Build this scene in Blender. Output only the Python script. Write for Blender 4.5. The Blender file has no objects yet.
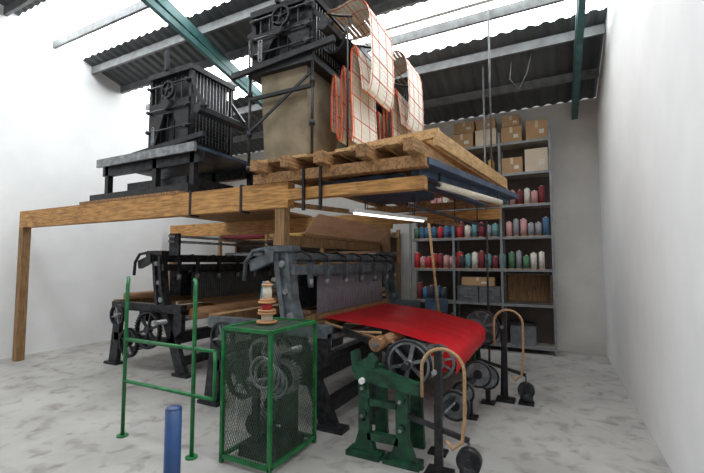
import bpy, bmesh, math, random
from mathutils import Vector, Matrix, Euler
random.seed(7)
pi=math.pi
# ---------------------------------------------------------------- materials
def mat(name,c1,c2=None,rough=.6,metal=0,scale=8,stretch=(1,1,1),bump=0,emit=0,detail=4,lo=.35,hi=.65,wear=0):
    m=bpy.data.materials.new(name); m.use_nodes=True
    nt=m.node_tree; N=nt.nodes; L=nt.links; b=N['Principled BSDF']
    b.inputs['Roughness'].default_value=rough; b.inputs['Metallic'].default_value=metal
    if c2 is None: c2=tuple(v*.8 for v in c1)
    tc=N.new('ShaderNodeTexCoord'); mp=N.new('ShaderNodeMapping'); mp.inputs['Scale'].default_value=stretch
    nz=N.new('ShaderNodeTexNoise'); nz.inputs['Scale'].default_value=scale; nz.inputs['Detail'].default_value=detail
    cr=N.new('ShaderNodeValToRGB')
    cr.color_ramp.elements[0].position=lo; cr.color_ramp.elements[1].position=hi
    cr.color_ramp.elements[0].color=(*c2,1); cr.color_ramp.elements[1].color=(*c1,1)
    L.new(tc.outputs['Object'],mp.inputs[0]); L.new(mp.outputs[0],nz.inputs[0]); L.new(nz.outputs[0],cr.inputs[0])
    L.new(cr.outputs[0],b.inputs['Base Color'])
    if bump:
        bp=N.new('ShaderNodeBump'); bp.inputs['Strength'].default_value=bump; bp.inputs['Distance'].default_value=.01
        L.new(nz.outputs[0],bp.inputs['Height']); L.new(bp.outputs[0],b.inputs['Normal'])
    if wear:
        grime(m,wear)
    if emit:
        b.inputs['Emission Color'].default_value=(*c1,1); b.inputs['Emission Strength'].default_value=emit
    return m
def grime(m,fac,scale=5.5,col=(.42,.39,.35),lo=.52,hi=.74):
    nt=m.node_tree;N=nt.nodes;L=nt.links;b=N['Principled BSDF']; src=b.inputs['Base Color'].links[0].from_socket
    tc=N.new('ShaderNodeTexCoord')
    nz=N.new('ShaderNodeTexNoise'); nz.inputs['Scale'].default_value=scale; nz.inputs['Detail'].default_value=9; nz.inputs['Distortion'].default_value=.6
    cr=N.new('ShaderNodeValToRGB'); cr.color_ramp.elements[0].position=lo; cr.color_ramp.elements[1].position=hi
    cr.color_ramp.elements[0].color=(1,1,1,1); cr.color_ramp.elements[1].color=(*col,1)
    mx=N.new('ShaderNodeMix'); mx.data_type='RGBA'; mx.blend_type='MULTIPLY'; mx.inputs[0].default_value=fac
    L.new(tc.outputs['Object'],nz.inputs[0]); L.new(nz.outputs[0],cr.inputs[0])
    L.new(src,mx.inputs[6]); L.new(cr.outputs[0],mx.inputs[7]); L.new(mx.outputs[2],b.inputs['Base Color'])
M={}
M['conc']=mat('concrete',(.40,.385,.36),(.31,.295,.275),.65,scale=1.6,detail=12,bump=.1,lo=.32,hi=.58,wear=.75)
M['wallw']=mat('painted_wall',(.88,.88,.87),(.83,.83,.82),.8,scale=2)
M['wallc']=mat('cream_wall',(.62,.60,.56),(.52,.50,.47),.8,scale=1.5)
M['roof']=mat('roof_sheet',(.09,.097,.10),(.06,.066,.07),.6,scale=1.2)
M['sky']=mat('translucent_rooflight',(.93,.97,1.0),(.8,.86,.9),.5,emit=8,scale=3)
M['teal']=mat('teal_paint',(.05,.14,.13),(.03,.09,.09),.5)
M['purlin']=mat('purlin_steel',(.17,.18,.18),(.11,.11,.11),.5,.2)
M['black']=mat('black_iron',(.026,.026,.028),(.009,.009,.011),.45,.3,scale=16)
M['dark']=mat('dark_iron',(.05,.052,.056),(.017,.017,.02),.45,.5,scale=16,bump=.1)
M['grey']=mat('grey_painted_iron',(.15,.175,.19),(.065,.075,.085),.45,.1,scale=9,bump=.05,wear=.6)
M['lgrey']=mat('worn_steel',(.34,.35,.36),(.17,.175,.18),.4,.6,scale=12)
M['bluest']=mat('blue_grey_steel',(.07,.115,.18),(.03,.05,.08),.5,.2,scale=6)
M['green']=mat('green_paint',(.012,.20,.05),(.008,.11,.03),.4,scale=10,wear=.5)
M['gmesh']=mat('green_mesh_paint',(.05,.09,.055),(.025,.05,.03),.5,scale=10)
M['dgreen']=mat('dark_green_cast_iron',(.018,.095,.045),(.01,.034,.022),.4,.15,scale=12,bump=.1)
M['woodb']=mat('beam_timber',(.62,.32,.10),(.33,.155,.045),.65,scale=5,stretch=(1,6,9),bump=.1,wear=.6)
M['woody']=mat('joist_timber',(.44,.235,.09),(.18,.09,.04),.7,scale=5,stretch=(9,1,9),bump=.1,wear=.7)
M['woodp']=mat('pale_plank',(.66,.42,.19),(.42,.24,.10),.65,scale=5,stretch=(9,1.2,9),bump=.1,wear=.5)
M['woodv']=mat('post_timber',(.36,.20,.08),(.18,.10,.045),.65,scale=5,stretch=(9,9,1),bump=.1,wear=.5)
M['roller']=mat('turned_wood',(.50,.26,.12),(.28,.14,.065),.45,scale=6,stretch=(9,1,9))
M['card']=mat('pattern_card',(.90,.87,.78),(.84,.80,.70),.7,scale=12)
M['lace']=mat('orange_lacing',(.76,.13,.03),(.6,.08,.02),.8)
M['tan']=mat('hessian_casing',(.31,.25,.165),(.20,.16,.105),.85,scale=4,bump=.1)
M['ply']=mat('plywood',(.60,.39,.23),(.48,.30,.17),.7,scale=3,stretch=(1,1,5))
M['red']=mat('red_silk_warp',(.88,.008,.02),(.66,.005,.014),.38,scale=3,stretch=(.4,60,1),detail=3)
M['warp']=mat('grey_warp_threads',(.31,.29,.34),(.17,.16,.19),.6,scale=4,stretch=(1,70,.6))
M['white']=mat('white_enamel',(.85,.85,.83),(.78,.78,.76),.5)
M['tube']=mat('fluorescent_tube',(1,.98,.93),None,.4,emit=2.5)
M['cardb']=mat('cardboard',(.42,.26,.125),(.33,.20,.10),.8,scale=3)
M['cardw']=mat('pale_cardboard',(.60,.50,.37),(.52,.43,.32),.8,scale=3)
M['shelf']=mat('shelf_board',(.34,.31,.26),(.25,.22,.18),.7,scale=3)
M['shelfst']=mat('shelf_steel',(.26,.27,.28),(.19,.20,.21),.5,.3)
M['brown']=mat('brown_board',(.10,.072,.055),(.07,.05,.04),.7,scale=3)
M['crate']=mat('grey_plastic',(.15,.16,.17),(.10,.105,.11),.5)
M['rope']=mat('hemp_rope',(.50,.32,.17),(.34,.20,.10),.85,scale=60,bump=.3)
M['bob']=mat('bobbin_wood',(.62,.32,.14),(.45,.22,.09),.5,scale=8)
M['cream']=mat('cream_yarn',(.76,.70,.56),(.64,.58,.46),.9,scale=40,bump=.2)
M['blue']=mat('blue_paint',(.02,.07,.20),(.015,.045,.13),.4)
M['cyan']=mat('blue_card',(.15,.38,.52),None,.6)
M['pipe']=mat('grey_conduit',(.10,.10,.10),(.06,.06,.06),.5,.3)
M['pipew']=mat('white_conduit',(.62,.62,.6),None,.5)
YC={'yr':(.50,.04,.045),'yn':(.20,.03,.04),'yb':(.06,.15,.27),'yg':(.08,.19,.10),'yp':(.54,.28,.27),'yw':(.66,.62,.54),'yk':(.05,.05,.055),'yo':(.50,.29,.09),'yt':(.13,.28,.29),'ybr':(.27,.15,.085),'ygr':(.26,.26,.27)}
for k,c in YC.items(): M[k]=mat('yarn_'+k,c,None,.9,scale=40)

# ---------------------------------------------------------------- builder
class B:
    def __init__(s,name): s.n=name; s.bm=bmesh.new(); s.ms=[]
    def mi(s,k):
        if k not in s.ms: s.ms.append(k)
        return s.ms.index(k)
    def _set(s,vs,k,smooth=False):
        i=s.mi(k); fs=set(f for v in vs for f in v.link_faces)
        for f in fs: f.material_index=i; f.smooth=smooth
    def box(s,c,sz,k,rot=(0,0,0),bev=0):
        mt=Matrix.Translation(c)@Euler(rot).to_matrix().to_4x4()@Matrix.Diagonal((*sz,1))
        r=bmesh.ops.create_cube(s.bm,size=1,matrix=mt); vs=r['verts']
        if bev:
            es=list(set(e for v in vs for e in v.link_edges))
            rr=bmesh.ops.bevel(s.bm,geom=es,offset=bev,segments=2,affect='EDGES',profile=.5)
            i=s.mi(k)
            for f in rr['faces']: f.material_index=i
            vs=list(set(v for f in rr['faces'] for v in f.verts))
        s._set(vs,k)
    def bb(s,a,b,k,bev=0):
        s.box([(a[i]+b[i])/2 for i in range(3)],[abs(b[i]-a[i]) for i in range(3)],k,bev=bev)
    def frame(s,p1,p2):
        p1=Vector(p1);p2=Vector(p2); d=p2-p1; L=d.length; z=d.normalized()
        up=Vector((0,0,1)) if abs(z.z)<.95 else Vector((0,1,0))
        x=up.cross(z).normalized(); y=z.cross(x)
        m=Matrix((x,y,z)).transposed().to_4x4(); m.translation=(p1+p2)/2
        return m,L
    def beam(s,p1,p2,w,h,k):
        m,L=s.frame(p1,p2)
        r=bmesh.ops.create_cube(s.bm,size=1,matrix=m@Matrix.Diagonal((w,h,L,1))); s._set(r['verts'],k)
    def cyl(s,p1,p2,r,k,r2=None,seg=18,smooth=True):
        m,L=s.frame(p1,p2)
        rr=bmesh.ops.create_cone(s.bm,cap_ends=True,segments=seg,radius1=r,radius2=r if r2 is None else r2,depth=L,matrix=m)
        s._set(rr['verts'],k,False)
        if smooth:
            for f in set(f for v in rr['verts'] for f in v.link_faces):
                if len(f.verts)==4: f.smooth=True
    def sph(s,c,r,k,sc=(1,1,1)):
        rr=bmesh.ops.create_uvsphere(s.bm,u_segments=16,v_segments=10,radius=r,matrix=Matrix.Translation(c)@Matrix.Diagonal((*sc,1))); s._set(rr['verts'],k,True)
    def tube(s,pts,r,k,seg=8,closed=False):
        pts=[Vector(p) for p in pts]; n=len(pts); rings=[]; up=None
        for i,p in enumerate(pts):
            if closed: t=(pts[(i+1)%n]-pts[i-1])
            else: t=pts[min(i+1,n-1)]-pts[max(i-1,0)]
            t.normalize()
            if up is None:
                up=Vector((0,0,1)) if abs(t.z)<.9 else Vector((0,1,0))
            x=up.cross(t)
            if x.length<1e-4: x=Vector((1,0,0)).cross(t)
            x.normalize(); y=t.cross(x); up=y
            rings.append([s.bm.verts.new(p+x*math.cos(2*pi*j/seg)*r+y*math.sin(2*pi*j/seg)*r) for j in range(seg)])
        i=s.mi(k)
        for a in range(n if closed else n-1):
            A=rings[a];C=rings[(a+1)%n]
            for j in range(seg):
                f=s.bm.faces.new((A[j],A[(j+1)%seg],C[(j+1)%seg],C[j])); f.material_index=i; f.smooth=True
        if not closed:
            for R in (rings[0],rings[-1]):
                f=s.bm.faces.new(R); f.material_index=i
    def ringy(s,c,R,r,k,seg=36):
        pts=[(c[0]+R*math.cos(2*pi*i/seg),c[1],c[2]+R*math.sin(2*pi*i/seg)) for i in range(seg)]
        s.tube(pts,r,k,closed=True)
    def prism(s,poly,y0,y1,k,axis='y'):
        def P(a,b,y): return (a,y,b) if axis=='y' else (y,a,b)
        A=[s.bm.verts.new(P(a,b,y0)) for a,b in poly]; C=[s.bm.verts.new(P(a,b,y1)) for a,b in poly]
        i=s.mi(k); n=len(poly)
        fs=[s.bm.faces.new(A),s.bm.faces.new(C[::-1])]+[s.bm.faces.new((A[j],C[j],C[(j+1)%n],A[(j+1)%n])) for j in range(n)]
        for f in fs: f.material_index=i
    def sheet(s,pathxz,y0,y1,k,ny=1):
        rows=[]
        for (x,z) in pathxz:
            rows.append([s.bm.verts.new((x,y0+(y1-y0)*j/ny,z)) for j in range(ny+1)])
        i=s.mi(k)
        for a in range(len(rows)-1):
            for j in range(ny):
                f=s.bm.faces.new((rows[a][j],rows[a][j+1],rows[a+1][j+1],rows[a+1][j])); f.material_index=i; f.smooth=True
    def wheel(s,c,R,w,k,k2=None,spokes=6,rim=.025,gear=0):
        k2=k2 or k; x,y,z=c
        prof=[(R,w/2),(R,-w/2),(R-rim,-w/2),(R-rim,w/2)]; seg=40; i=s.mi(k); rings=[]
        for j in range(seg):
            a=2*pi*j/seg
            rings.append([s.bm.verts.new((x+r*math.cos(a),y+o,z+r*math.sin(a))) for r,o in prof])
        for j in range(seg):
            A=rings[j];C=rings[(j+1)%seg]
            for q in range(4):
                f=s.bm.faces.new((A[q],A[(q+1)%4],C[(q+1)%4],C[q])); f.material_index=i
        s.cyl((x,y-w*.7,z),(x,y+w*.7,z),R*.2,k2)
        for j in range(spokes):
            a=2*pi*j/spokes+.3
            s.beam((x+R*.12*math.cos(a),y,z+R*.12*math.sin(a)),(x+(R-rim*.5)*math.cos(a),y,z+(R-rim*.5)*math.sin(a)),w*.5,R*.13,k2)
        for j in range(gear):
            a=2*pi*j/gear
            s.box((x+(R+.008)*math.cos(a),y,z+(R+.008)*math.sin(a)),(.02,w,.013),k,rot=(0,-a,0))
    def done(s):
        me=bpy.data.meshes.new(s.n); bmesh.ops.recalc_face_normals(s.bm,faces=s.bm.faces)
        s.bm.to_mesh(me); s.bm.free()
        for k in s.ms: me.materials.append(M[k])
        o=bpy.data.objects.new(s.n,me); bpy.context.collection.objects.link(o); return o

# ---------------------------------------------------------------- room
XL,XR,YB,YF=-8.2,.75,8.2,-3.5
def roofz(y): return 4.55+.27*(YB-y)
b=B('floor'); b.bb((XL,YF,-.1),(XR,YB,0),'conc'); b.done()
b=B('wall_back'); b.bb((XL,YB,0),(XR,YB+.15,4.55),'wallc'); b.done()
def sidewall(name,x0,x1):
    b=B(name); b.prism([(YF,0),(YB,0),(YB,roofz(YB)),(YF,roofz(YF))],x0,x1,'wallw',axis='x'); b.done()
sidewall('wall_left',XL-.15,XL); sidewall('wall_right',XR,XR+.15)
strips=[(5.35,6.25),(3.3,4.35),(.9,1.9),(-1.6,-.6)]
b=B('ceiling')
def corr(y0,y1,k):
    n=int((XR-XL)/.05); i=b.mi(k); A=[];C=[]
    for j in range(n+1):
        x=XL+(XR-XL)*j/n; dz=.03*(1 if (j//2)%2 else 0)
        A.append(b.bm.verts.new((x,y0,roofz(y0)+dz))); C.append(b.bm.verts.new((x,y1,roofz(y1)+dz)))
    for j in range(n):
        f=b.bm.faces.new((A[j],A[j+1],C[j+1],C[j])); f.material_index=i
ys=YB
for (a,c) in strips:
    corr(c,ys,'roof'); ys=a
corr(YF,ys,'roof'); b.done()
for n,(a,c) in enumerate(strips):
    b=B('window_%d'%(n+1)); corr(a,c,'sky'); b.done()
b=B('roof_purlins')
for y in [7.4,6.5,5.75,5.15,4.55,3.85,3.1,2.1,1.4,.3,-1.1,-2.2]:
    b.box(((XL+XR)/2,y,roofz(y)-.09),(XR-XL-.04,.05,.14),'purlin')
b.done()
for x in (-5.1,.4):
    b=B('roof_truss')
    y0,y1=YF,YB-.02
    b.beam((x,y0,roofz(y0)-.28),(x,y1,roofz(y1)-.28),.1,.16,'teal')
    b.beam((x,y0,roofz(y0)-.70),(x,y1,roofz(y1)-.30),.08,.10,'teal')
    yy=y0
    while yy<y1-.6:
        f=lambda q:(roofz(q)-.70+(q-y0)/(y1-y0)*.40)
        b.beam((x,yy,roofz(yy)-.28),(x,yy+.45,f(yy+.45)),.04,.04,'teal')
        b.beam((x,yy+.45,f(yy+.45)),(x,yy+.9,roofz(yy+.9)-.28),.04,.04,'teal'); yy+=.9
    b.done()

# ---------------------------------------------------------------- looms
def loom(ox,oy,main=True):
    b=B('jacquard_loom'); G='grey' if main else 'dark'
    def T(p): return (p[0]+ox,p[1]+oy,p[2])
    for y in (3.4,6.3):
        Y0,Y1=y-.035+oy,y+.035+oy
        def pr(poly,k=G,d=0): b.prism([(p[0]+ox,p[1]) for p in poly],Y0-d,Y1+d,k)
        pr([(-2.66,1.73),(-2.44,1.73),(-2.38,1.2),(-2.30,.95),(-2.52,.95),(-2.60,1.3)])
        pr([(-2.72,1.71),(-2.38,1.71),(-2.38,1.77),(-2.72,1.77)],d=.04)
        pr([(-2.62,1.70),(-2.57,1.70),(-2.50,1.2),(-2.46,.97),(-2.51,.97),(-2.57,1.3)],d=.03)
        pr([(-2.48,1.70),(-2.44,1.70),(-2.38,1.2),(-2.30,.97),(-2.35,.97),(-2.43,1.25)],d=.03)
        pr([(-3.55,.86),(-1.98,.86),(-1.98,.98),(-3.55,.98)],d=.02)
        pr([(-2.98,1.62),(-2.66,1.72),(-2.62,1.62),(-2.96,1.5)])
        pr([(-2.45,.9),(-2.3,.9),(-2.02,.35),(-1.86,0),(-2.06,0),(-2.18,.3)],'dark')
        pr([(-3.5,.9),(-3.35,.9),(-3.42,0),(-3.62,0)],'dark')
        pr([(-3.5,.38),(-2.1,.38),(-2.1,.5),(-3.5,.5)],'dark')
        pr([(-2.12,.9),(-1.98,.9),(-1.98,.62),(-2.2,.45),(-2.2,.55)],'dark')
        b.box(T((-1.95,y,.02)),(.3,.16,.04),'dark'); b.box(T((-3.52,y,.02)),(.3,.16,.04),'dark')
        for (x,z,r) in ((-2.52,1.58,.035),(-2.47,1.30,.03),(-2.40,1.05,.04)):
            b.cyl(T((x,y-.07,z)),T((x,y+.07,z)),r,'lgrey')
        b.tube([T((-2.62,y-.06,1.66)),T((-2.75,y-.06,1.74)),T((-2.9,y-.06,1.72)),T((-3.0,y-.06,1.6)),T((-3.02,y-.06,1.4))],.022,G)
    b.bb(T((-2.70,3.3,1.60)),T((-2.60,6.4,1.72)),G)
    b.bb(T((-2.42,3.35,1.47)),T((-2.36,6.35,1.57)),G)
    b.bb(T((-2.46,3.35,1.63)),T((-2.42,6.35,1.70)),G)
    b.bb(T((-3.6,3.4,.88)),T((-3.45,6.3,1.0)),'woodv')
    b.bb(T((-2.25,3.4,.42)),T((-2.12,6.3,.58)),'dark')
    b.bb(T((-2.95,3.4,.70)),T((-2.8,6.3,.85)),'dark')
    b.bb(T((-2.1,3.4,.12)),T((-2.0,6.3,.24)),'dark')
    b.cyl(T((-2.3,3.2,.74)),T((-2.3,6.5,.74)),.035,'lgrey'); b.cyl(T((-2.95,3.2,.3)),T((-2.95,6.5,.3)),.04,'lgrey')
    b.bb(T((-2.50,3.75,.86)),T((-2.38,6.05,.93)),'woodv')
    for y in [3.6,3.95,4.4,4.85,5.3,5.75,6.1]:
        b.bb(T((-2.36,y-.02,1.38)),T((-2.31,y+.02,1.60)),G)
        b.cyl(T((-2.33,y,1.33)),T((-2.33,y,1.42)),.03,'lgrey')
        b.tube([T((-2.33,y,1.6)),T((-2.33,y,1.66)),T((-2.45,y,1.72)),T((-2.6,y,1.7))],.012,'dark')
    b.wheel(T((-2.55,3.27,.62)),.26,.06,'dark','dark',6,gear=40)
    b.wheel(T((-2.95,3.25,.40)),.20,.06,'dark','dark',5,gear=30)
    b.wheel(T((-3.2,3.22,.80)),.16,.05,'dark','lgrey',4)
    b.sheet([(-2.47+ox,1.47),(-2.47+ox,.97)],3.95+oy,5.9+oy,'warp' if main else 'crate',ny=1)
    for i in range(40):
        y=3.96+i*.049
        b.cyl(T((-2.462,y,.97)),T((-2.462,y,1.46)),.0035,'lgrey' if main else 'dark',seg=5)
    b.bb(T((-2.48,3.9,1.44)),T((-2.44,5.95,1.48)),G)
    b.bb(T((-2.47,3.7,1.0)),T((-2.43,6.1,.95)),'woodv')
    for i in range(9):
        b.bb(T((-2.74-.03*i,3.95,1.05)),T((-2.73-.03*i,5.9,1.5)),'dark')
    if not main:
        b.sheet([(-2.5+ox,.97),(-1.9+ox,.95)],4.0+oy,5.8+oy,'ybr')
        b.cyl(T((-1.9,3.5,.86)),T((-1.9,6.2,.86)),.09,'roller')
        b.cyl(T((-3.45,3.5,1.05)),T((-3.45,6.2,1.05)),.06,'roller')
        for z in (1.9,1.98): b.cyl(T((-2.2,3.3,z)),T((-2.2,6.4,z)),.02,'lgrey')
        for y in (3.4,6.3): b.bb(T((-2.3,y-.02,1.7)),T((-2.1,y+.02,2.02)),'dark')
    b.done()
loom(0,0); loom(-2.75,.6,False)

b=B('red_warp_sheet')
path=[(-2.46,.955),(-2.3,.95),(-2.0,.925),(-1.6,.885),(-1.3,.82),(-1.08,.775),(-.98,.745),(-.90,.68),(-.885,.60),(-.90,.50)]
b.sheet(path,4.0,5.85,'red',ny=40)
for v in b.bm.verts:
    k=max(0,min(1,(v.co.x+2.4)))
    v.co.z+= (.006*math.sin(v.co.y*9)+.004*math.sin(v.co.y*23+v.co.x*3))*k
b.done()
b=B('wooden_back_rest_roller')
b.cyl((-1.58,3.62,.80),(-1.58,6.05,.80),.055,'roller'); b.cyl((-1.58,3.55,.80),(-1.58,3.62,.80),.03,'lgrey')
b.cyl((-1.58,3.60,.80),(-1.58,3.75,.80),.07,'roller')
for y in (3.72,5.98):
    b.beam((-1.66,y,0),(-1.60,y,.78),.07,.07,'dark')
    b.beam((-2.0,y,.9),(-1.4,y,.70),.05,.05,'dark')
b.tube([(-2.3,3.85,.93),(-1.9,3.82,.86),(-1.6,3.8,.88)],.014,'rope')
b.tube([(-2.3,3.92,.9),(-1.9,3.9,.84),(-1.3,3.88,.74)],.014,'roller')
b.done()
b=B('warp_beam')
bx,bz=-1.06,.62
b.cyl((bx,3.98,bz),(bx,5.87,bz),.12,'red',seg=28)
b.cyl((bx,3.38,bz+.02),(bx,6.25,bz),.03,'lgrey')
b.cyl((bx,3.5,bz),(bx,3.98,bz),.07,'roller')
for y in (3.955,5.9): b.wheel((bx,y,bz),.17,.03,'lgrey','lgrey',8)
b.wheel((-1.12,3.27,.745),.195,.07,'lgrey','lgrey',6,rim=.03)
b.ringy((-1.12,3.23,.745),.198,.013,'dark')
b.cyl((-1.12,3.33,.745),(-1.12,3.335,.745),.175,'dark'); b.cyl((-1.12,3.14,.745),(-1.12,3.4,.745),.03,'dark')
b.wheel((-.98,6.05,.66),.25,.06,'lgrey','lgrey',8,rim=.03); b.cyl((-.98,6.08,.66),(-.98,6.085,.66),.22,'crate')
b.ringy((-.98,6.01,.66),.25,.016,'dark'); b.cyl((-.98,5.85,.66),(-.98,6.3,.66),.03,'dark'); b.done()

def stand(oy,k):
    b=B('cast_iron_trestle')
    y0,y1=3.06+oy,3.12+oy
    def pr(p,d=0): b.prism(p,y0-d,y1+d,k)
    pr([(-1.50,.68),(-1.40,.68),(-1.40,.20),(-1.36,.06),(-1.28,.0),(-1.60,.0),(-1.54,.07),(-1.50,.2)])
    pr([(-1.17,.62),(-1.07,.62),(-1.07,.2),(-1.02,.06),(-.95,0),(-1.28,0),(-1.21,.07),(-1.17,.2)])
    pr([(-1.52,.62),(-.98,.56),(-.98,.64),(-1.36,.72),(-1.52,.74)],.02)
    pr([(-1.42,.14),(-1.15,.14),(-1.15,.2),(-1.42,.2)])
    pr([(-1.41,.42),(-1.16,.42),(-1.16,.47),(-1.41,.47)])
    pr([(-1.55,.66),(-1.36,.66),(-1.34,.78),(-1.40,.84),(-1.44,.76),(-1.50,.76),(-1.52,.86),(-1.57,.84)],.01)
    b.box((-1.45,3.09+oy,.02),(.3,.14,.04),k); b.box((-1.12,3.09+oy,.02),(.3,.14,.04),k)
    for (x,z) in ((-1.45,.56),(-1.45,.34),(-1.12,.5),(-1.12,.28)):
        b.cyl((x,y0-.03,z),(x,y0,z),.028,k); b.cyl((x,y0-.045,z),(x,y0-.03,z),.014,'lgrey')
    b.cyl((-1.45,y0-.05,.62),(-1.45,y0,.62),.025,'white')
    b.prism([(-1.48,.66),(-1.40,.66),(-1.38,0),(-1.5,0)],y1+.28,y1+.33,k); b.prism([(-1.15,.6),(-1.07,.6),(-1.04,0),(-1.18,0)],y1+.28,y1+.33,k)
    b.cyl((-1.45,y0,.3),(-1.45,y1+.3,.3),.015,'dark'); b.cyl((-1.12,y0,.3),(-1.12,y1+.3,.3),.015,'dark')
    b.bb((-1.52,y1+.27,.60),(-1.0,y1+.33,.67),k)
    b.done()
stand(0,'dgreen'); stand(2.95,'dgreen')
def brake(px,py,h,hw,n=0):
    b=B('rope_brake')
    b.box((px,py,h*.5),(.055,.05,h),'black',bev=.006); b.box((px,py,.015),(.2,.16,.03),'black')
    b.beam((px-.05,py+.12,0),(px-.02,py+.12,h*.85),.04,.04,'black'); b.cyl((px-.02,py-.05,h*.82),(px-.02,py+.2,h*.82),.02,'lgrey')
    cx=px+.05; R=hw
    pts=[(cx-R,py-.06,.62*h)]
    for i in range(17):
        a=pi-pi*i/16; pts.append((cx+R*math.cos(a),py-.06,h-R+.02+R*math.sin(a)))
    pts+=[(cx+R*.98,py-.06,h*.5),(cx+R*.85,py-.06,h*.32),(cx+R*.4,py-.05,h*.25),(cx+R*.1,py-.04,h*.30)]
    b.tube(pts,.013,'rope')
    b.beam((px-.3,py+.03,h*.42),(px+.22,py+.03,h*.30),.03,.035,'dark')
    b.cyl((px+.22,py+.0,h*.30),(px+.22,py+.0,h*.2),.008,'dark')
    b.cyl((px+.22,py-.03,.15),(px+.22,py+.04,.15),.09,'dark'); b.cyl((px+.22,py-.05,.15),(px+.22,py+.06,.15),.03,'black')
    b.sph((px+.22,py,.07),.07,'dark')
    b.box((px+.22,py,.012),(.16,.14,.024),'black')
    b.done()
brake(-.82,3.06,.93,.16); brake(-.55,5.0,1.03,.155)
b=B('friction_weight_rack')
b.beam((-.92,3.4,.33),(-.72,4.85,.40),.04,.04,'dark')
for (x,y,z,r) in ((-.86,3.8,.28,.13),(-.75,4.4,.43,.13),(-.85,4.15,.30,.10),(-.72,4.75,.32,.13)):
    b.cyl((x,y-.03,z),(x,y+.03,z),r,'lgrey',seg=28); b.cyl((x,y-.05,z),(x,y+.05,z),r*.35,'dark'); b.ringy((x,y-.03,z),r,.012,'dark')
for y,x in ((3.4,-.92),(4.3,-.82),(4.83,-.72)): b.box((x,y,.2),(.05,.05,.4),'black'); b.box((x,y,.01),(.15,.12,.02),'black')
b.cyl((-.9,3.5,.30),(-.72,4.85,.36),.02,'lgrey')
b.done()

# ---------------------------------------------------------------- cage
b=B('mesh_machine_guard')
x0,x1,y0,y1,zt=-2.43,-1.95,2.46,3.09,1.06
for x in (x0,x1):
    for y in (y0,y1): b.box((x,y,zt/2),(.028,.028,zt),'green')
for z in (.05,zt):
    for y in (y0,y1): b.box(((x0+x1)/2,y,z),(x1-x0,.028,.028),'green')
    for x in (x0,x1): b.box((x,(y0+y1)/2,z),(.028,y1-y0,.028),'green')
def mesh(o,u,v,p=.034,q=.016):
    o=Vector(o);u=Vector(u);v=Vector(v); U=u.length;V=v.length; uu=u/U; vv=v/V
    k=p/q
    for sgn in (1,-1):
        t=-V/k if sgn==1 else 0
        end=U if sgn==1 else U+V/k
        while t<end:
            if sgn==1: w0=max(0,-t*k); w1=min(V,(U-t)*k)
            else: w0=max(0,(t-U)*k); w1=min(V,t*k)
            if w1-w0>.01:
                a=o+uu*(t+sgn*w0/k)+vv*w0; c=o+uu*(t+sgn*w1/k)+vv*w1
                b.cyl(a,c,.0021,'gmesh',seg=3,smooth=False)
            t+=q*1.5
mesh((x0,y0,.05),(x1-x0,0,0),(0,0,zt-.05)); mesh((x1,y0,.05),(0,y1-y0,0),(0,0,zt-.05))
mesh((x0,y0,zt),(x1-x0,0,0),(0,y1-y0,0)); mesh((x0,y0,.05),(0,y1-y0,0),(0,0,zt-.05))
b.done()
b=B('loom_drive_motor')
b.wheel((-2.10,2.85,.62),.13,.07,'lgrey','dark',5,gear=28); b.wheel((-2.25,2.75,.80),.15,.05,'lgrey','lgrey',5,rim=.03)
b.wheel((-2.2,2.92,.33),.14,.10,'dark','dark',5); b.cyl((-2.32,2.7,.22),(-2.32,3.0,.22),.085,'dark')
for i in range(7): b.cyl((-2.32,2.72+.04*i,.22),(-2.32,2.735+.04*i,.22),.095,'grey')
b.bb((-2.38,2.6,.0),(-2.0,3.0,.10),'dark'); b.cyl((-2.2,2.6,.62),(-2.2,3.0,.62),.02,'lgrey')
b.bb((-2.15,2.86,.1),(-2.05,2.98,.8),'dark'); b.bb((-2.3,2.66,.1),(-2.24,2.7,.9),'dark')
for i in range(4): b.ringy((-2.10-.02*i,2.55+.08*i,.72-.05*i),.12,.012,'lgrey')
b.done()
b=B('wooden_bobbin_stack')
cx,cy=-2.24,2.77; z=1.076
def flange(z,r,h=.018): b.cyl((cx,cy,z),(cx,cy,z+h),r,'bob',seg=28)
flange(z,.088); b.cyl((cx,cy,z+.018),(cx,cy,z+.075),.05,'cream',seg=24); flange(z+.075,.08)
flange(z+.097,.078); b.cyl((cx,cy,z+.11),(cx,cy,z+.17),.045,'yr',seg=24); flange(z+.17,.075)
flange(z+.192,.06,.014); b.cyl((cx,cy,z+.206),(cx,cy,z+.32),.042,'cream',r2=.036,seg=24); flange(z+.32,.05,.014)
b.cyl((cx,cy,z+.33),(cx,cy,z+.36),.015,'bob')
b.box((cx-.06,cy+.05,z+.27),(.08,.01,.16),'cyan',rot=(0,.15,.3)); b.beam((cx-.06,cy+.06,z+.002),(cx-.06,cy+.055,z+.2),.008,.008,'bob')
b.done()
b=B('green_guard_rail')
for x in (-2.70,-3.6): b.tube([(x,2.40,0),(x,2.40,1.38),(x-.02,2.42,1.43),(x-.07,2.45,1.45)],.017,'green'); b.cyl((x,2.4,0),(x,2.4,.012),.05,'green')
for z in (.88,.50): b.cyl((-3.6,2.40,z),(-2.46,2.40,z),.016,'green')
b.cyl((-2.46,2.40,.5),(-2.46,2.40,.88),.016,'green')
b.done()
b=B('blue_bollard'); b.cyl((-1.975,1.62,0),(-1.975,1.62,.76),.045,'blue',seg=28); b.sph((-1.975,1.62,.76),.045,'blue',(1,1,.4)); b.cyl((-1.975,1.62,0),(-1.975,1.62,.015),.08,'blue'); b.done()

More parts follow.
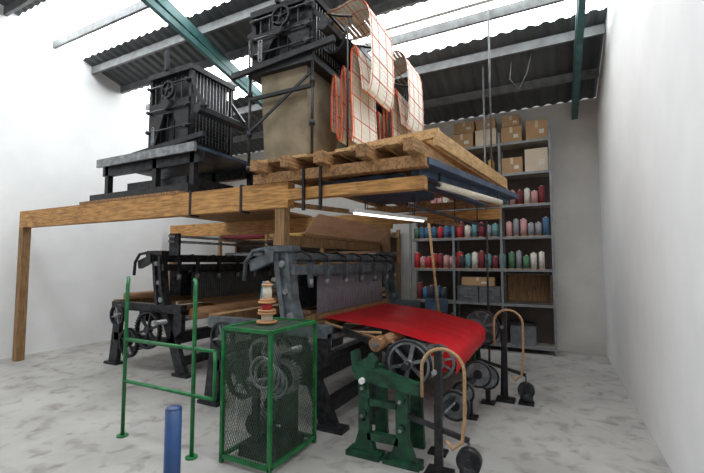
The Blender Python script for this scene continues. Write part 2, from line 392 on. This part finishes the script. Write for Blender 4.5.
# ---------------------------------------------------------------- gantry
b=B('timber_gantry')
GX=-7.9
for y in (3.4,6.3):
    b.bb((GX,y-.06,2.17),(-2.45,y+.06,2.44),'woodb')
b.bb((-2.45,3.34,2.25),(-1.0,3.46,2.36),'woodb')
b.bb((-2.45,6.24,2.25),(-.7,6.36,2.4),'woodb')
for y in (3.4,6.3):
    b.bb((-2.62,y-.05,1.775),(-2.50,y+.05,2.56),'woodv')
    b.bb((GX,y-.06,0),(GX+.12,y+.06,2.17),'woodv')
b.bb((-2.72,3.45,1.78),(-2.64,6.25,1.90),'woodv')
for x in (-2.25,-2.05):
    b.bb((x,3.30,2.12),(x+.025,3.33,2.56),'black')
for x in (-3.1,-3.9): b.bb((x,3.33,2.15),(x+.03,3.47,2.46),'black')
for i,x in enumerate((-2.75,-2.36,-1.97,-1.52,-1.07)):
    x2=x+(.22 if i>2 else .1)
    b.beam((x,3.15,2.60),(x2,6.4,2.60),.10,.11,'woody')
b.bb((-2.9,3.32,2.44),(-.98,3.44,2.545),'woody'); b.bb((-2.9,6.24,2.44),(-.7,6.36,2.545),'woody')
n=11
for i in range(n):
    xa=-2.85+i*.165
    b.beam((xa+.08,3.28+.03*(i%3),2.672),(xa+.08+.2*i/n,6.45,2.672),.155,.03,'woody' if i%3 else 'woodp')
b.done()
b=B('plank_stack')
b.beam((-1.85,3.80,2.725),(-1.5,6.3,2.725),.28,.07,'woodp')
b.beam((-1.45,3.74,2.725),(-1.1,6.3,2.725),.28,.07,'woodp')
b.beam((-1.95,3.78,2.81),(-.93,3.62,2.81),.05,.09,'woodp')
b.beam((-.96,3.60,2.765),(-.62,6.3,2.765),.045,.15,'woodp')
b.beam((-1.16,3.66,2.79),(-.84,6.3,2.79),.16,.05,'woodp')
b.done()
b=B('blue_steel_channel')
b.beam((-1.13,3.50,2.44),(-.58,5.9,2.44),.09,.07,'bluest'); b.beam((-1.33,3.5,2.42),(-.9,5.9,2.42),.12,.03,'bluest')
b.beam((-1.02,3.4,2.50),(-.47,5.9,2.50),.12,.06,'bluest')
b.done()
b=B('steel_tray')
b.box((-1.75,4.2,2.38),(.75,1.3,.03),'bluest',rot=(0,0,-.1)); 
for sx in (-1,1): b.box((-1.75+sx*.37,4.2-sx*.03,2.41),(.02,1.3,.07),'bluest',rot=(0,0,-.1))
b.box((-1.82,3.56,2.41),(.75,.02,.07),'bluest',rot=(0,0,-.1))
b.done()
b=B('cloth_roller'); b.cyl((-.97,3.75,2.34),(-.58,5.2,2.34),.035,'cream'); b.cyl((-.98,3.70,2.34),(-.97,3.76,2.34),.02,'dark'); b.cyl((-.58,5.2,2.34),(-.565,5.26,2.34),.02,'dark')
b.beam((-.97,3.78,2.34),(-.97,3.78,2.46),.02,.02,'dark');b.beam((-.6,5.1,2.34),(-.6,5.1,2.46),.02,.02,'dark'); b.done()
b=B('harness_board_rail')
b.beam((-2.5,3.5,2.22),(-1.25,6.1,2.16),.04,.05,'woody')
b.beam((-1.35,3.9,2.2),(-.95,6.2,2.15),.03,.03,'dark')
for t in (.05,.35,.65,.95):
    x=-2.5+1.25*t;y=3.5+2.6*t; b.cyl((x,y,2.2),(x,y,2.54),.008,'dark',seg=6)
for t in (.1,.9):
    b.cyl((-1.35+.4*t,3.9+2.3*t,2.2),(-1.35+.4*t,3.9+2.3*t,2.54),.008,'dark',seg=6)
b.done()
b=B('plywood_dust_board')
b.prism([(-2.60,1.93),(-2.40,2.15),(-2.38,2.15),(-2.58,1.93)],3.85,6.1,'ply'); b.bb((-2.62,3.85,1.9),(-2.56,6.1,1.93),'woodv')
b.done()
b=B('fluorescent_batten_light')
b.beam((-1.83,3.6,2.13),(-1.42,4.75,2.13),.09,.035,'white'); b.cyl((-1.825,3.63,2.105),(-1.425,4.72,2.105),.015,'tube')
b.cyl((-1.75,3.8,2.14),(-1.75,3.8,2.36),.004,'dark',seg=5); b.cyl((-1.5,4.55,2.14),(-1.5,4.55,2.36),.004,'dark',seg=5)
b.done()
b=B('fluorescent_batten_light')
b.beam((-4.6,6.2,4.05),(-3.6,6.2,4.05),.09,.04,'white'); b.cyl((-4.55,6.2,4.02),(-3.65,6.2,4.02),.015,'tube')
for x in (-4.5,-3.7): b.cyl((x,6.2,4.06),(x,6.2,roofz(6.2)),.005,'dark',seg=5)
b.done()

# ---------------------------------------------------------------- jacquard machines
def head(cx,cy,z0,z1,casing=True,zc=2.7,w=.36):
    b=B('jacquard_machine'); H=z1-z0
    d=.38
    for sx in (-1,1):
        for sy in (-1,1):
            b.bb((cx+sx*w-.03,cy+sy*d-.03,z0),(cx+sx*w+.03,cy+sy*d+.03,z1),'black')
    b.bb((cx-w-.06,cy-d-.06,z0-.04),(cx+w+.06,cy+d+.06,z0+.04),'black')
    b.bb((cx-w-.05,cy-d-.05,z1-.08),(cx+w+.05,cy+d+.05,z1),'black')
    b.bb((cx-w+.02,cy-d+.04,z0+.05),(cx+w-.04,cy+d-.04,z1-.05),'black')
    for i in range(9): b.bb((cx+w-.02,cy-d+.05,z0+.18+i*.05),(cx+w+.0,cy+d-.05,z0+.195+i*.05),'dark')
    b.prism([(cx-w,z0+.05),(cx-w+.12,z0+.05),(cx-.1,z0+H*.45),(cx+.1,z0+H*.45),(cx+w-.12,z0+.05),(cx+w,z0+.05),(cx+w,z0+H*.6),(cx-w,z0+H*.6)],cy-d-.05,cy-d-.01,'black')
    for q in range(5):
        b.cyl((cx-w+.1+q*.14,cy-d-.02,z0+.05),(cx-w+.1+q*.14,cy-d-.02,z0+H*.9),.012,'dark',seg=8)
    # hooks and needles bank, bolts, tie bars, lift lever
    for q in range(12):
        b.cyl((cx+w+.03,cy-d+.06+q*.062,z0+.1),(cx+w+.03,cy-d+.06+q*.062,z1-.1),.006,'lgrey',seg=6)
    for zz in (.25,.5,.8):
        b.cyl((cx-w-.02,cy-d-.08,z0+H*zz),(cx+w+.08,cy-d-.08,z0+H*zz),.012,'dark',seg=8)
        for sx in (-1,1): b.cyl((cx+sx*(w-.02),cy-d-.1,z0+H*zz),(cx+sx*(w-.02),cy-d-.03,z0+H*zz),.03,'dark',seg=6)
    for i in range(7): b.ringy((cx-w*.62,cy-d-.1,z0+.12+i*.035),.028,.006,'lgrey',seg=12)
    b.beam((cx-w-.32,cy-.15,z1-.12),(cx+.1,cy-.15,z1+.16),.04,.07,'black'); b.cyl((cx-w-.30,cy-.15,z0+.1),(cx-w-.30,cy-.15,z1-.1),.012,'dark',seg=8)
    b.cyl((cx,cy-d-.12,z0+H*.55),(cx,cy-d,z0+H*.55),.08,'black'); b.wheel((cx+.05,cy-d-.1,z0+H*.72),.13,.04,'black','dark',5)
    b.beam((cx+w,cy-d,z0+H*.75),(cx+w+.28,cy-d,z0+H*.45),.04,.05,'black'); b.beam((cx+w,cy+d,z0+H*.75),(cx+w+.28,cy+d,z0+H*.45),.04,.05,'black')
    b.cyl((cx+w+.2,cy-d-.08,z0+H*.42),(cx+w+.2,cy+d+.08,z0+H*.42),.075,'black',seg=6,smooth=False)
    b.beam((cx-w-.3,cy-d-.08,z0+.0),(cx+w+.35,cy-d-.08,z0+.12),.05,.07,'black')
    b.beam((cx,cy-d-.1,z1-.04),(cx,cy-d-.1,z1+.25),.05,.05,'black'); b.bb((cx-.3,cy-.3,z1),(cx+.3,cy+.3,z1+.1),'black')
    if casing:
        a,c,e,g=.34,.36,.28,.33
        zt=z0-.04
        vs=[b.bm.verts.new(p) for p in ((cx-a,cy-c,zt),(cx+a,cy-c,zt),(cx+a,cy+c,zt),(cx-a,cy+c,zt),(cx-e,cy-g,zc),(cx+e+.08,cy-g,zc),(cx+e+.08,cy+g,zc),(cx-e,cy+g,zc))]
        i=b.mi('tan')
        for q in ((0,1,5,4),(1,2,6,5),(2,3,7,6),(3,0,4,7)):
            f=b.bm.faces.new([vs[k] for k in q]); f.material_index=i
        for sx in (-1,1):
            for sy in (-1,1): 
                b.cyl((cx+sx*(w+.04),cy+sy*(d+.04),zc),(cx+sx*(w+.04),cy+sy*(d+.04),z0),.018,'dark')
                for zz in (zc+.02,zc+.45,z0-.3): b.cyl((cx+sx*(w+.04),cy+sy*(d+.04),zz),(cx+sx*(w+.04),cy+sy*(d+.04),zz+.06),.034,'dark',seg=6)
        b.bb((cx-w-.06,cy-d-.06,zc+.9),(cx+w+.06,cy-d-.02,zc+.94),'black')
        b.beam((cx-w-.05,cy-d-.04,zc+.5),(cx+w+.05,cy-d-.04,zc+1.1),.02,.03,'dark')
    b.done()
head(-2.87,4.15,3.95,4.75,w=.42); head(-2.82,5.45,3.95,4.75)
head(-4.95,4.25,3.22,4.42,casing=False,w=.42)
b=B('perforated_walkway')
b.bb((-6.2,3.6,3.08),(-4.1,4.9,3.12),'bluest')
for i in range(21):
    b.bb((-6.2+i*.1,3.58,3.12),(-6.17+i*.1,4.9,3.135),'lgrey')
b.bb((-6.2,3.56,3.04),(-4.1,3.60,3.16),'lgrey')
for x in (-6.1,-5.0,-4.25):
    for y in (3.7,4.8): b.bb((x-.04,y-.04,2.48),(x+.04,y+.04,3.08),'black')
b.bb((-6.2,3.48,2.445),(-4.1,3.6,2.6),'black'); b.bb((-6.2,3.66,2.92),(-4.1,3.74,3.08),'dark'); b.bb((-6.2,4.76,2.92),(-4.1,4.84,3.08),'dark')
b.bb((-6.2,3.34,2.445),(-4.1,6.36,2.48),'woody')
b.bb((-5.8,3.8,2.5),(-4.5,4.7,2.8),'dark')
b.done()
def catmull(P,n=14):
    out=[]
    for i in range(len(P)-1):
        p0=P[max(i-1,0)];p1=P[i];p2=P[i+1];p3=P[min(i+2,len(P)-1)]
        for q in range(n):
            t=q/n
            out.append(.5*((2*p1)+(p2-p0)*t+(2*p0-5*p1+4*p2-p3)*t*t+(3*p1-p0-3*p2+p3)*t**3))
    out.append(P[-1]); return out
def cards(oy,x0=0):
    y0,y1=4.0+oy,4.72+oy
    b=B('card_rack')
    for y in (y0-.03,y1+.03):
        b.tube([(-2.40+x0,y,4.61),(-2.2+x0,y,4.52),(-2.02+x0,y,4.46)],.014,'black')
        b.tube([(-2.5+x0,y,4.4)]+[(-2.28+x0+.18*math.cos(a),y,4.36+.28*math.sin(a)) for a in [pi+pi*i/10 for i in range(11)]],.016,'black')
        b.cyl((-2.08+x0,y,2.70),(-2.08+x0,y,4.45),.012,'black')
    for i in range(4):
        x=-2.38+x0+i*.11; b.cyl((x,y0-.05,4.59-.036*i),(x,y1+.05,4.59-.036*i),.009,'woodp',seg=6)
    b.sheet([(-2.47+x0,4.3),(-2.43+x0,4.17),(-2.33+x0,4.1),(-2.22+x0,4.12),(-2.1+x0,4.25)],y0,y1,'black')
    b.done()
    b=B('jacquard_card_chain')
    P=[(-2.36,4.66),(-2.22,4.66),(-2.05,4.70),(-1.92,4.67),(-1.83,4.53),(-1.80,4.25),(-1.79,3.9),(-1.80,3.68),(-1.84,3.56),(-1.90,3.58),(-1.93,3.8),(-1.97,4.06),(-2.01,4.13),(-2.045,4.03),(-2.05,3.6),(-2.03,3.15),(-2.055,2.97),(-2.10,3.12),(-2.125,3.7),(-2.15,3.93),(-2.18,3.75),(-2.175,3.2),(-2.205,3.0),(-2.24,3.18),(-2.25,3.6),(-2.275,3.84),(-2.31,3.6),(-2.31,3.1)]
    P=[Vector((p[0]+x0,0,p[1])) for p in P]
    step=.05; pts=catmull(P); out=[pts[0]]
    for p in pts:
        if (p-out[-1]).length>=step: out.append(p)
    ci=b.mi('card')
    for i in range(len(out)-1):
        a=out[i].lerp(out[i+1],.03); c=out[i].lerp(out[i+1],.97)
        j=.006*math.sin(i*2.3)
        d=(c-a).normalized(); nrm=Vector((-d.z,0,d.x))
        vs=[b.bm.verts.new((a.x,y0+j,a.z)),b.bm.verts.new((a.x,y1+j,a.z)),b.bm.verts.new((c.x,y1+j,c.z)),b.bm.verts.new((c.x,y0+j,c.z))]
        f=b.bm.faces.new(vs); f.material_index=ci
        if i%4==0:
            for sg in (1,-1):
                b.beam((a.x+nrm.x*.004*sg,y0+.01,a.z+nrm.z*.004*sg),(a.x+nrm.x*.004*sg,y1-.01,a.z+nrm.z*.004*sg),.004,.009,'lace')
    for y,r in ((y0+.04,.0065),((y0*2+y1)/3,.005),((y0+2*y1)/3,.005),(y1-.04,.0065)):
        b.tube([(p.x,y,p.z) for p in out],r,'lace',seg=4)
    b.tube([(p.x,y0-.004,p.z) for p in out[36:]],.010,'lace',seg=4)
    b.done()
cards(0); cards(1.3)

# ---------------------------------------------------------------- pipes
b=B('conduit_pole'); b.cyl((-.95,6.58,0),(-.95,6.58,roofz(6.58)-.02),.016,'pipe'); 
for z in (1.6,3.1): b.cyl((-.95,6.58,z),(-.95,6.58,z+.05),.024,'pipe')
b.cyl((-.95,6.58,0),(-.95,6.58,.02),.05,'pipe'); b.done()
b=B('suspended_rod'); b.cyl((-.73,5.65,2.85),(-.73,5.65,roofz(5.65)-.02),.013,'pipe'); b.cyl((-.73,5.65,2.84),(-.73,5.65,2.87),.03,'pipe'); b.done()
b=B('overhead_conduit'); b.cyl((-4.2,5.2,4.98),(XR-.05,5.2,4.98),.02,'pipew')
for x in (-3.5,-1.8,-.2): b.cyl((x,5.2,4.98),(x,5.2,roofz(5.2)),.008,'pipe',seg=6)
b.tube([(-.5,6.6,4.95),(-.55,6.6,4.5),(-.42,6.6,4.3),(-.3,6.6,4.55),(-.2,6.6,4.95)],.01,'pipe'); b.done()
b=B('wooden_pole'); b.cyl((-1.75,6.9,0),(-1.98,6.9,2.3),.022,'woodp'); b.done()

# ---------------------------------------------------------------- shelving
b=B('yarn_shelving')
SX0,SX1,SY0,SY1=-2.6,-.02,7.72,8.18
zs=[.12,.85,1.47,2.06,2.64,3.22,3.80]
for z in zs: b.bb((SX0,SY0,z-.03),(SX1,SY1,z),'shelf'); b.bb((SX0,SY0-.015,z-.04),(SX1,SY0,z+.005),'shelfst')
for x in (-2.6,-1.73,-.86,-.02):
    for y in (SY0,SY1-.02): b.box((x,y,2.0),(.04,.04,4.0),'shelfst')
b.bb((SX0,SY1-.015,.12),(SX1,SY1,3.80),'brown')
b.done()
def cones(name,x0,x1,z,keys,dx=.118):
    b=B(name); x=x0
    while x<x1:
        if random.random()<.04: x+=dx; continue
        k=random.choice(keys); r=random.uniform(.048,.058); h=random.uniform(.22,.33)
        for y in (7.80+random.uniform(-.02,.02),7.96):
            b.cyl((x,y,z),(x,y,z+.015),r+.003,'bob',seg=14); b.cyl((x,y,z+.012),(x,y,z+h),r,k,r2=r*.92,seg=14); b.cyl((x,y,z+h),(x,y,z+h+.02),.015,'yw',seg=8)
        x+=dx*random.uniform(1.0,1.1)
    b.done()
e=.001
cones('yarn_cones',-2.5,-1.62,2.06+e,['yb','yg','yt','yr','yb','yo']); cones('yarn_cones',-1.6,-.1,2.06+e,['yw','yp','yn','ygr','yb','yt','yr'])
cones('yarn_cones',-2.5,-1.64,1.47+e,['yr','yr','yn','yp']); cones('yarn_cones',-1.6,-.74,1.47+e,['yk','yw','yn','ygr','yt']); cones('yarn_cones',-.7,-.1,1.47+e,['yg','yw','ygr','yg'])
cones('yarn_cones',-2.5,-.95,2.64+e,['ybr','yn','yk','yp','yw','yo']); cones('yarn_cones',-.78,-.08,2.64+e,['yb','yp','yn','yw','ygr','yr'])
cones('yarn_cones',-2.5,-1.0,3.22+e,['ybr','yk','yo','yw'])
cones('yarn_cones',-2.45,-1.84,.85+e,['yn','yb','yk'])
def cbox(x,z,w,h,d=.34,k='cardb',y=7.92):
    b=B('cardboard_box'); b.box((x,y,z+h/2+.002),(w,d,h),k,bev=.006)
    b.box((x,y,z+h+.003),(w*.98,.05,.003),'cardw'); b.box((x,y-d/2-.001,z+h*.8),(.05,.003,h*.38),'cardw')
    b.box((x+w*.22,y-d/2-.002,z+h*.4),(w*.22,.003,h*.22),'yw'); b.done()
cbox(-1.55,3.80,.42,.30); cbox(-1.10,3.80,.38,.32,k='cardw'); cbox(-.22,3.80,.36,.36); cbox(-1.5,4.105,.38,.22); cbox(-1.10,4.125,.34,.2); cbox(-.65,3.8,.36,.30)
cbox(-.24,3.22,.38,.42,k='cardw'); cbox(-.65,3.22,.36,.30); cbox(-.65,4.105,.3,.2)
b=B('storage_crate')
for i in range(2):
    for j in range(2):
        x=-1.68+.40*i; z=.853+.15*j
        b.bb((x,7.76,z),(x+.38,8.1,z+.145),'crate'); b.bb((x-.005,7.75,z+.12),(x+.385,8.11,z+.146),'crate')
        b.bb((x+.12,7.745,z+.08),(x+.26,7.76,z+.11),'shelfst')
b.done()
cbox(-1.3,1.155,.6,.16)
b=B('open_cabinet')
b.bb((-.83,8.10,.855),(-.05,8.12,1.40),'woodv'); b.bb((-.83,7.74,.855),(-.80,8.12,1.4),'brown'); b.bb((-.08,7.74,.855),(-.05,8.12,1.4),'brown'); b.bb((-.83,7.74,1.38),(-.05,8.12,1.4),'brown'); b.bb((-.8,7.74,.855),(-.08,8.12,.88),'brown')
b.done()
b=B('storage_crate')
for i,x in enumerate((-2.4,-1.9,-1.35,-.75)):
    b.bb((x,7.78,.121),(x+.42,8.1,.50),'crate'); b.bb((x-.01,7.77,.47),(x+.43,8.11,.51),'dark')
b.done()

# ---------------------------------------------------------------- background left: rack of cloth rolls
b=B('cloth_roll_rack')
RX0,RX1=-7.6,-3.0
for x in (RX0,-6.1,-4.55,RX1):
    for y in (7.5,8.1): b.box((x,y,1.15),(.07,.07,2.3),'woodv')
for z in (.35,.95,1.55,2.15): b.bb((RX0,7.45,z-.03),(RX1,8.13,z),'woodv')
b.bb((RX0,8.13,.3),(RX1,8.15,2.25),'brown')
rk=['ybr','ygr','yk','yo','tan','yw','yn','crate']
for z in (.35,.95,1.55,2.15):
    for s0 in (RX0,-6.1,-4.55):
        for q,y in enumerate((7.58,7.76,7.95)):
            r=random.uniform(.06,.085); L=random.uniform(1.15,1.4)
            b.cyl((s0+.06,y,z+r),(s0+.06+L,y,z+r),r,random.choice(rk)); b.cyl((s0+.04,y,z+r),(s0+.1+L,y,z+r),.025,'cardb')
        if random.random()<.7:
            b.cyl((s0+.06,7.67,z+.22),(s0+1.3,7.67,z+.22),.07,random.choice(rk))
b.done()
b=B('blue_chair')
b.box((-2.0,7.2,.45),(.42,.42,.04),'bluest'); b.box((-2.0,7.40,.75),(.42,.03,.35),'bluest',rot=(-.12,0,0))
for sx in (-1,1):
    for sy in (-1,1): b.cyl((-2+sx*.18,7.2+sy*.18,0),(-2+sx*.18,7.2+sy*.18,.44),.012,'lgrey')
    b.cyl((-2+sx*.18,7.38,.44),(-2+sx*.18,7.42,.9),.012,'lgrey')
b.done()

# ---------------------------------------------------------------- lights
w=bpy.data.worlds.new('World'); bpy.context.scene.world=w; w.use_nodes=True
w.node_tree.nodes['Background'].inputs[0].default_value=(.98,.97,1,1); w.node_tree.nodes['Background'].inputs[1].default_value=.38
bpy.context.scene.view_settings.view_transform='Standard'
bpy.context.scene.view_settings.exposure=-.12
cd=bpy.data.cameras.new('camera'); cam=bpy.data.objects.new('camera',cd); bpy.context.collection.objects.link(cam)
cam.location=(0,0,1.6); cam.rotation_euler=(math.radians(93.7),0,math.radians(27)); cd.lens=20.3; cd.sensor_width=36; cd.clip_start=.05
bpy.context.scene.camera=cam
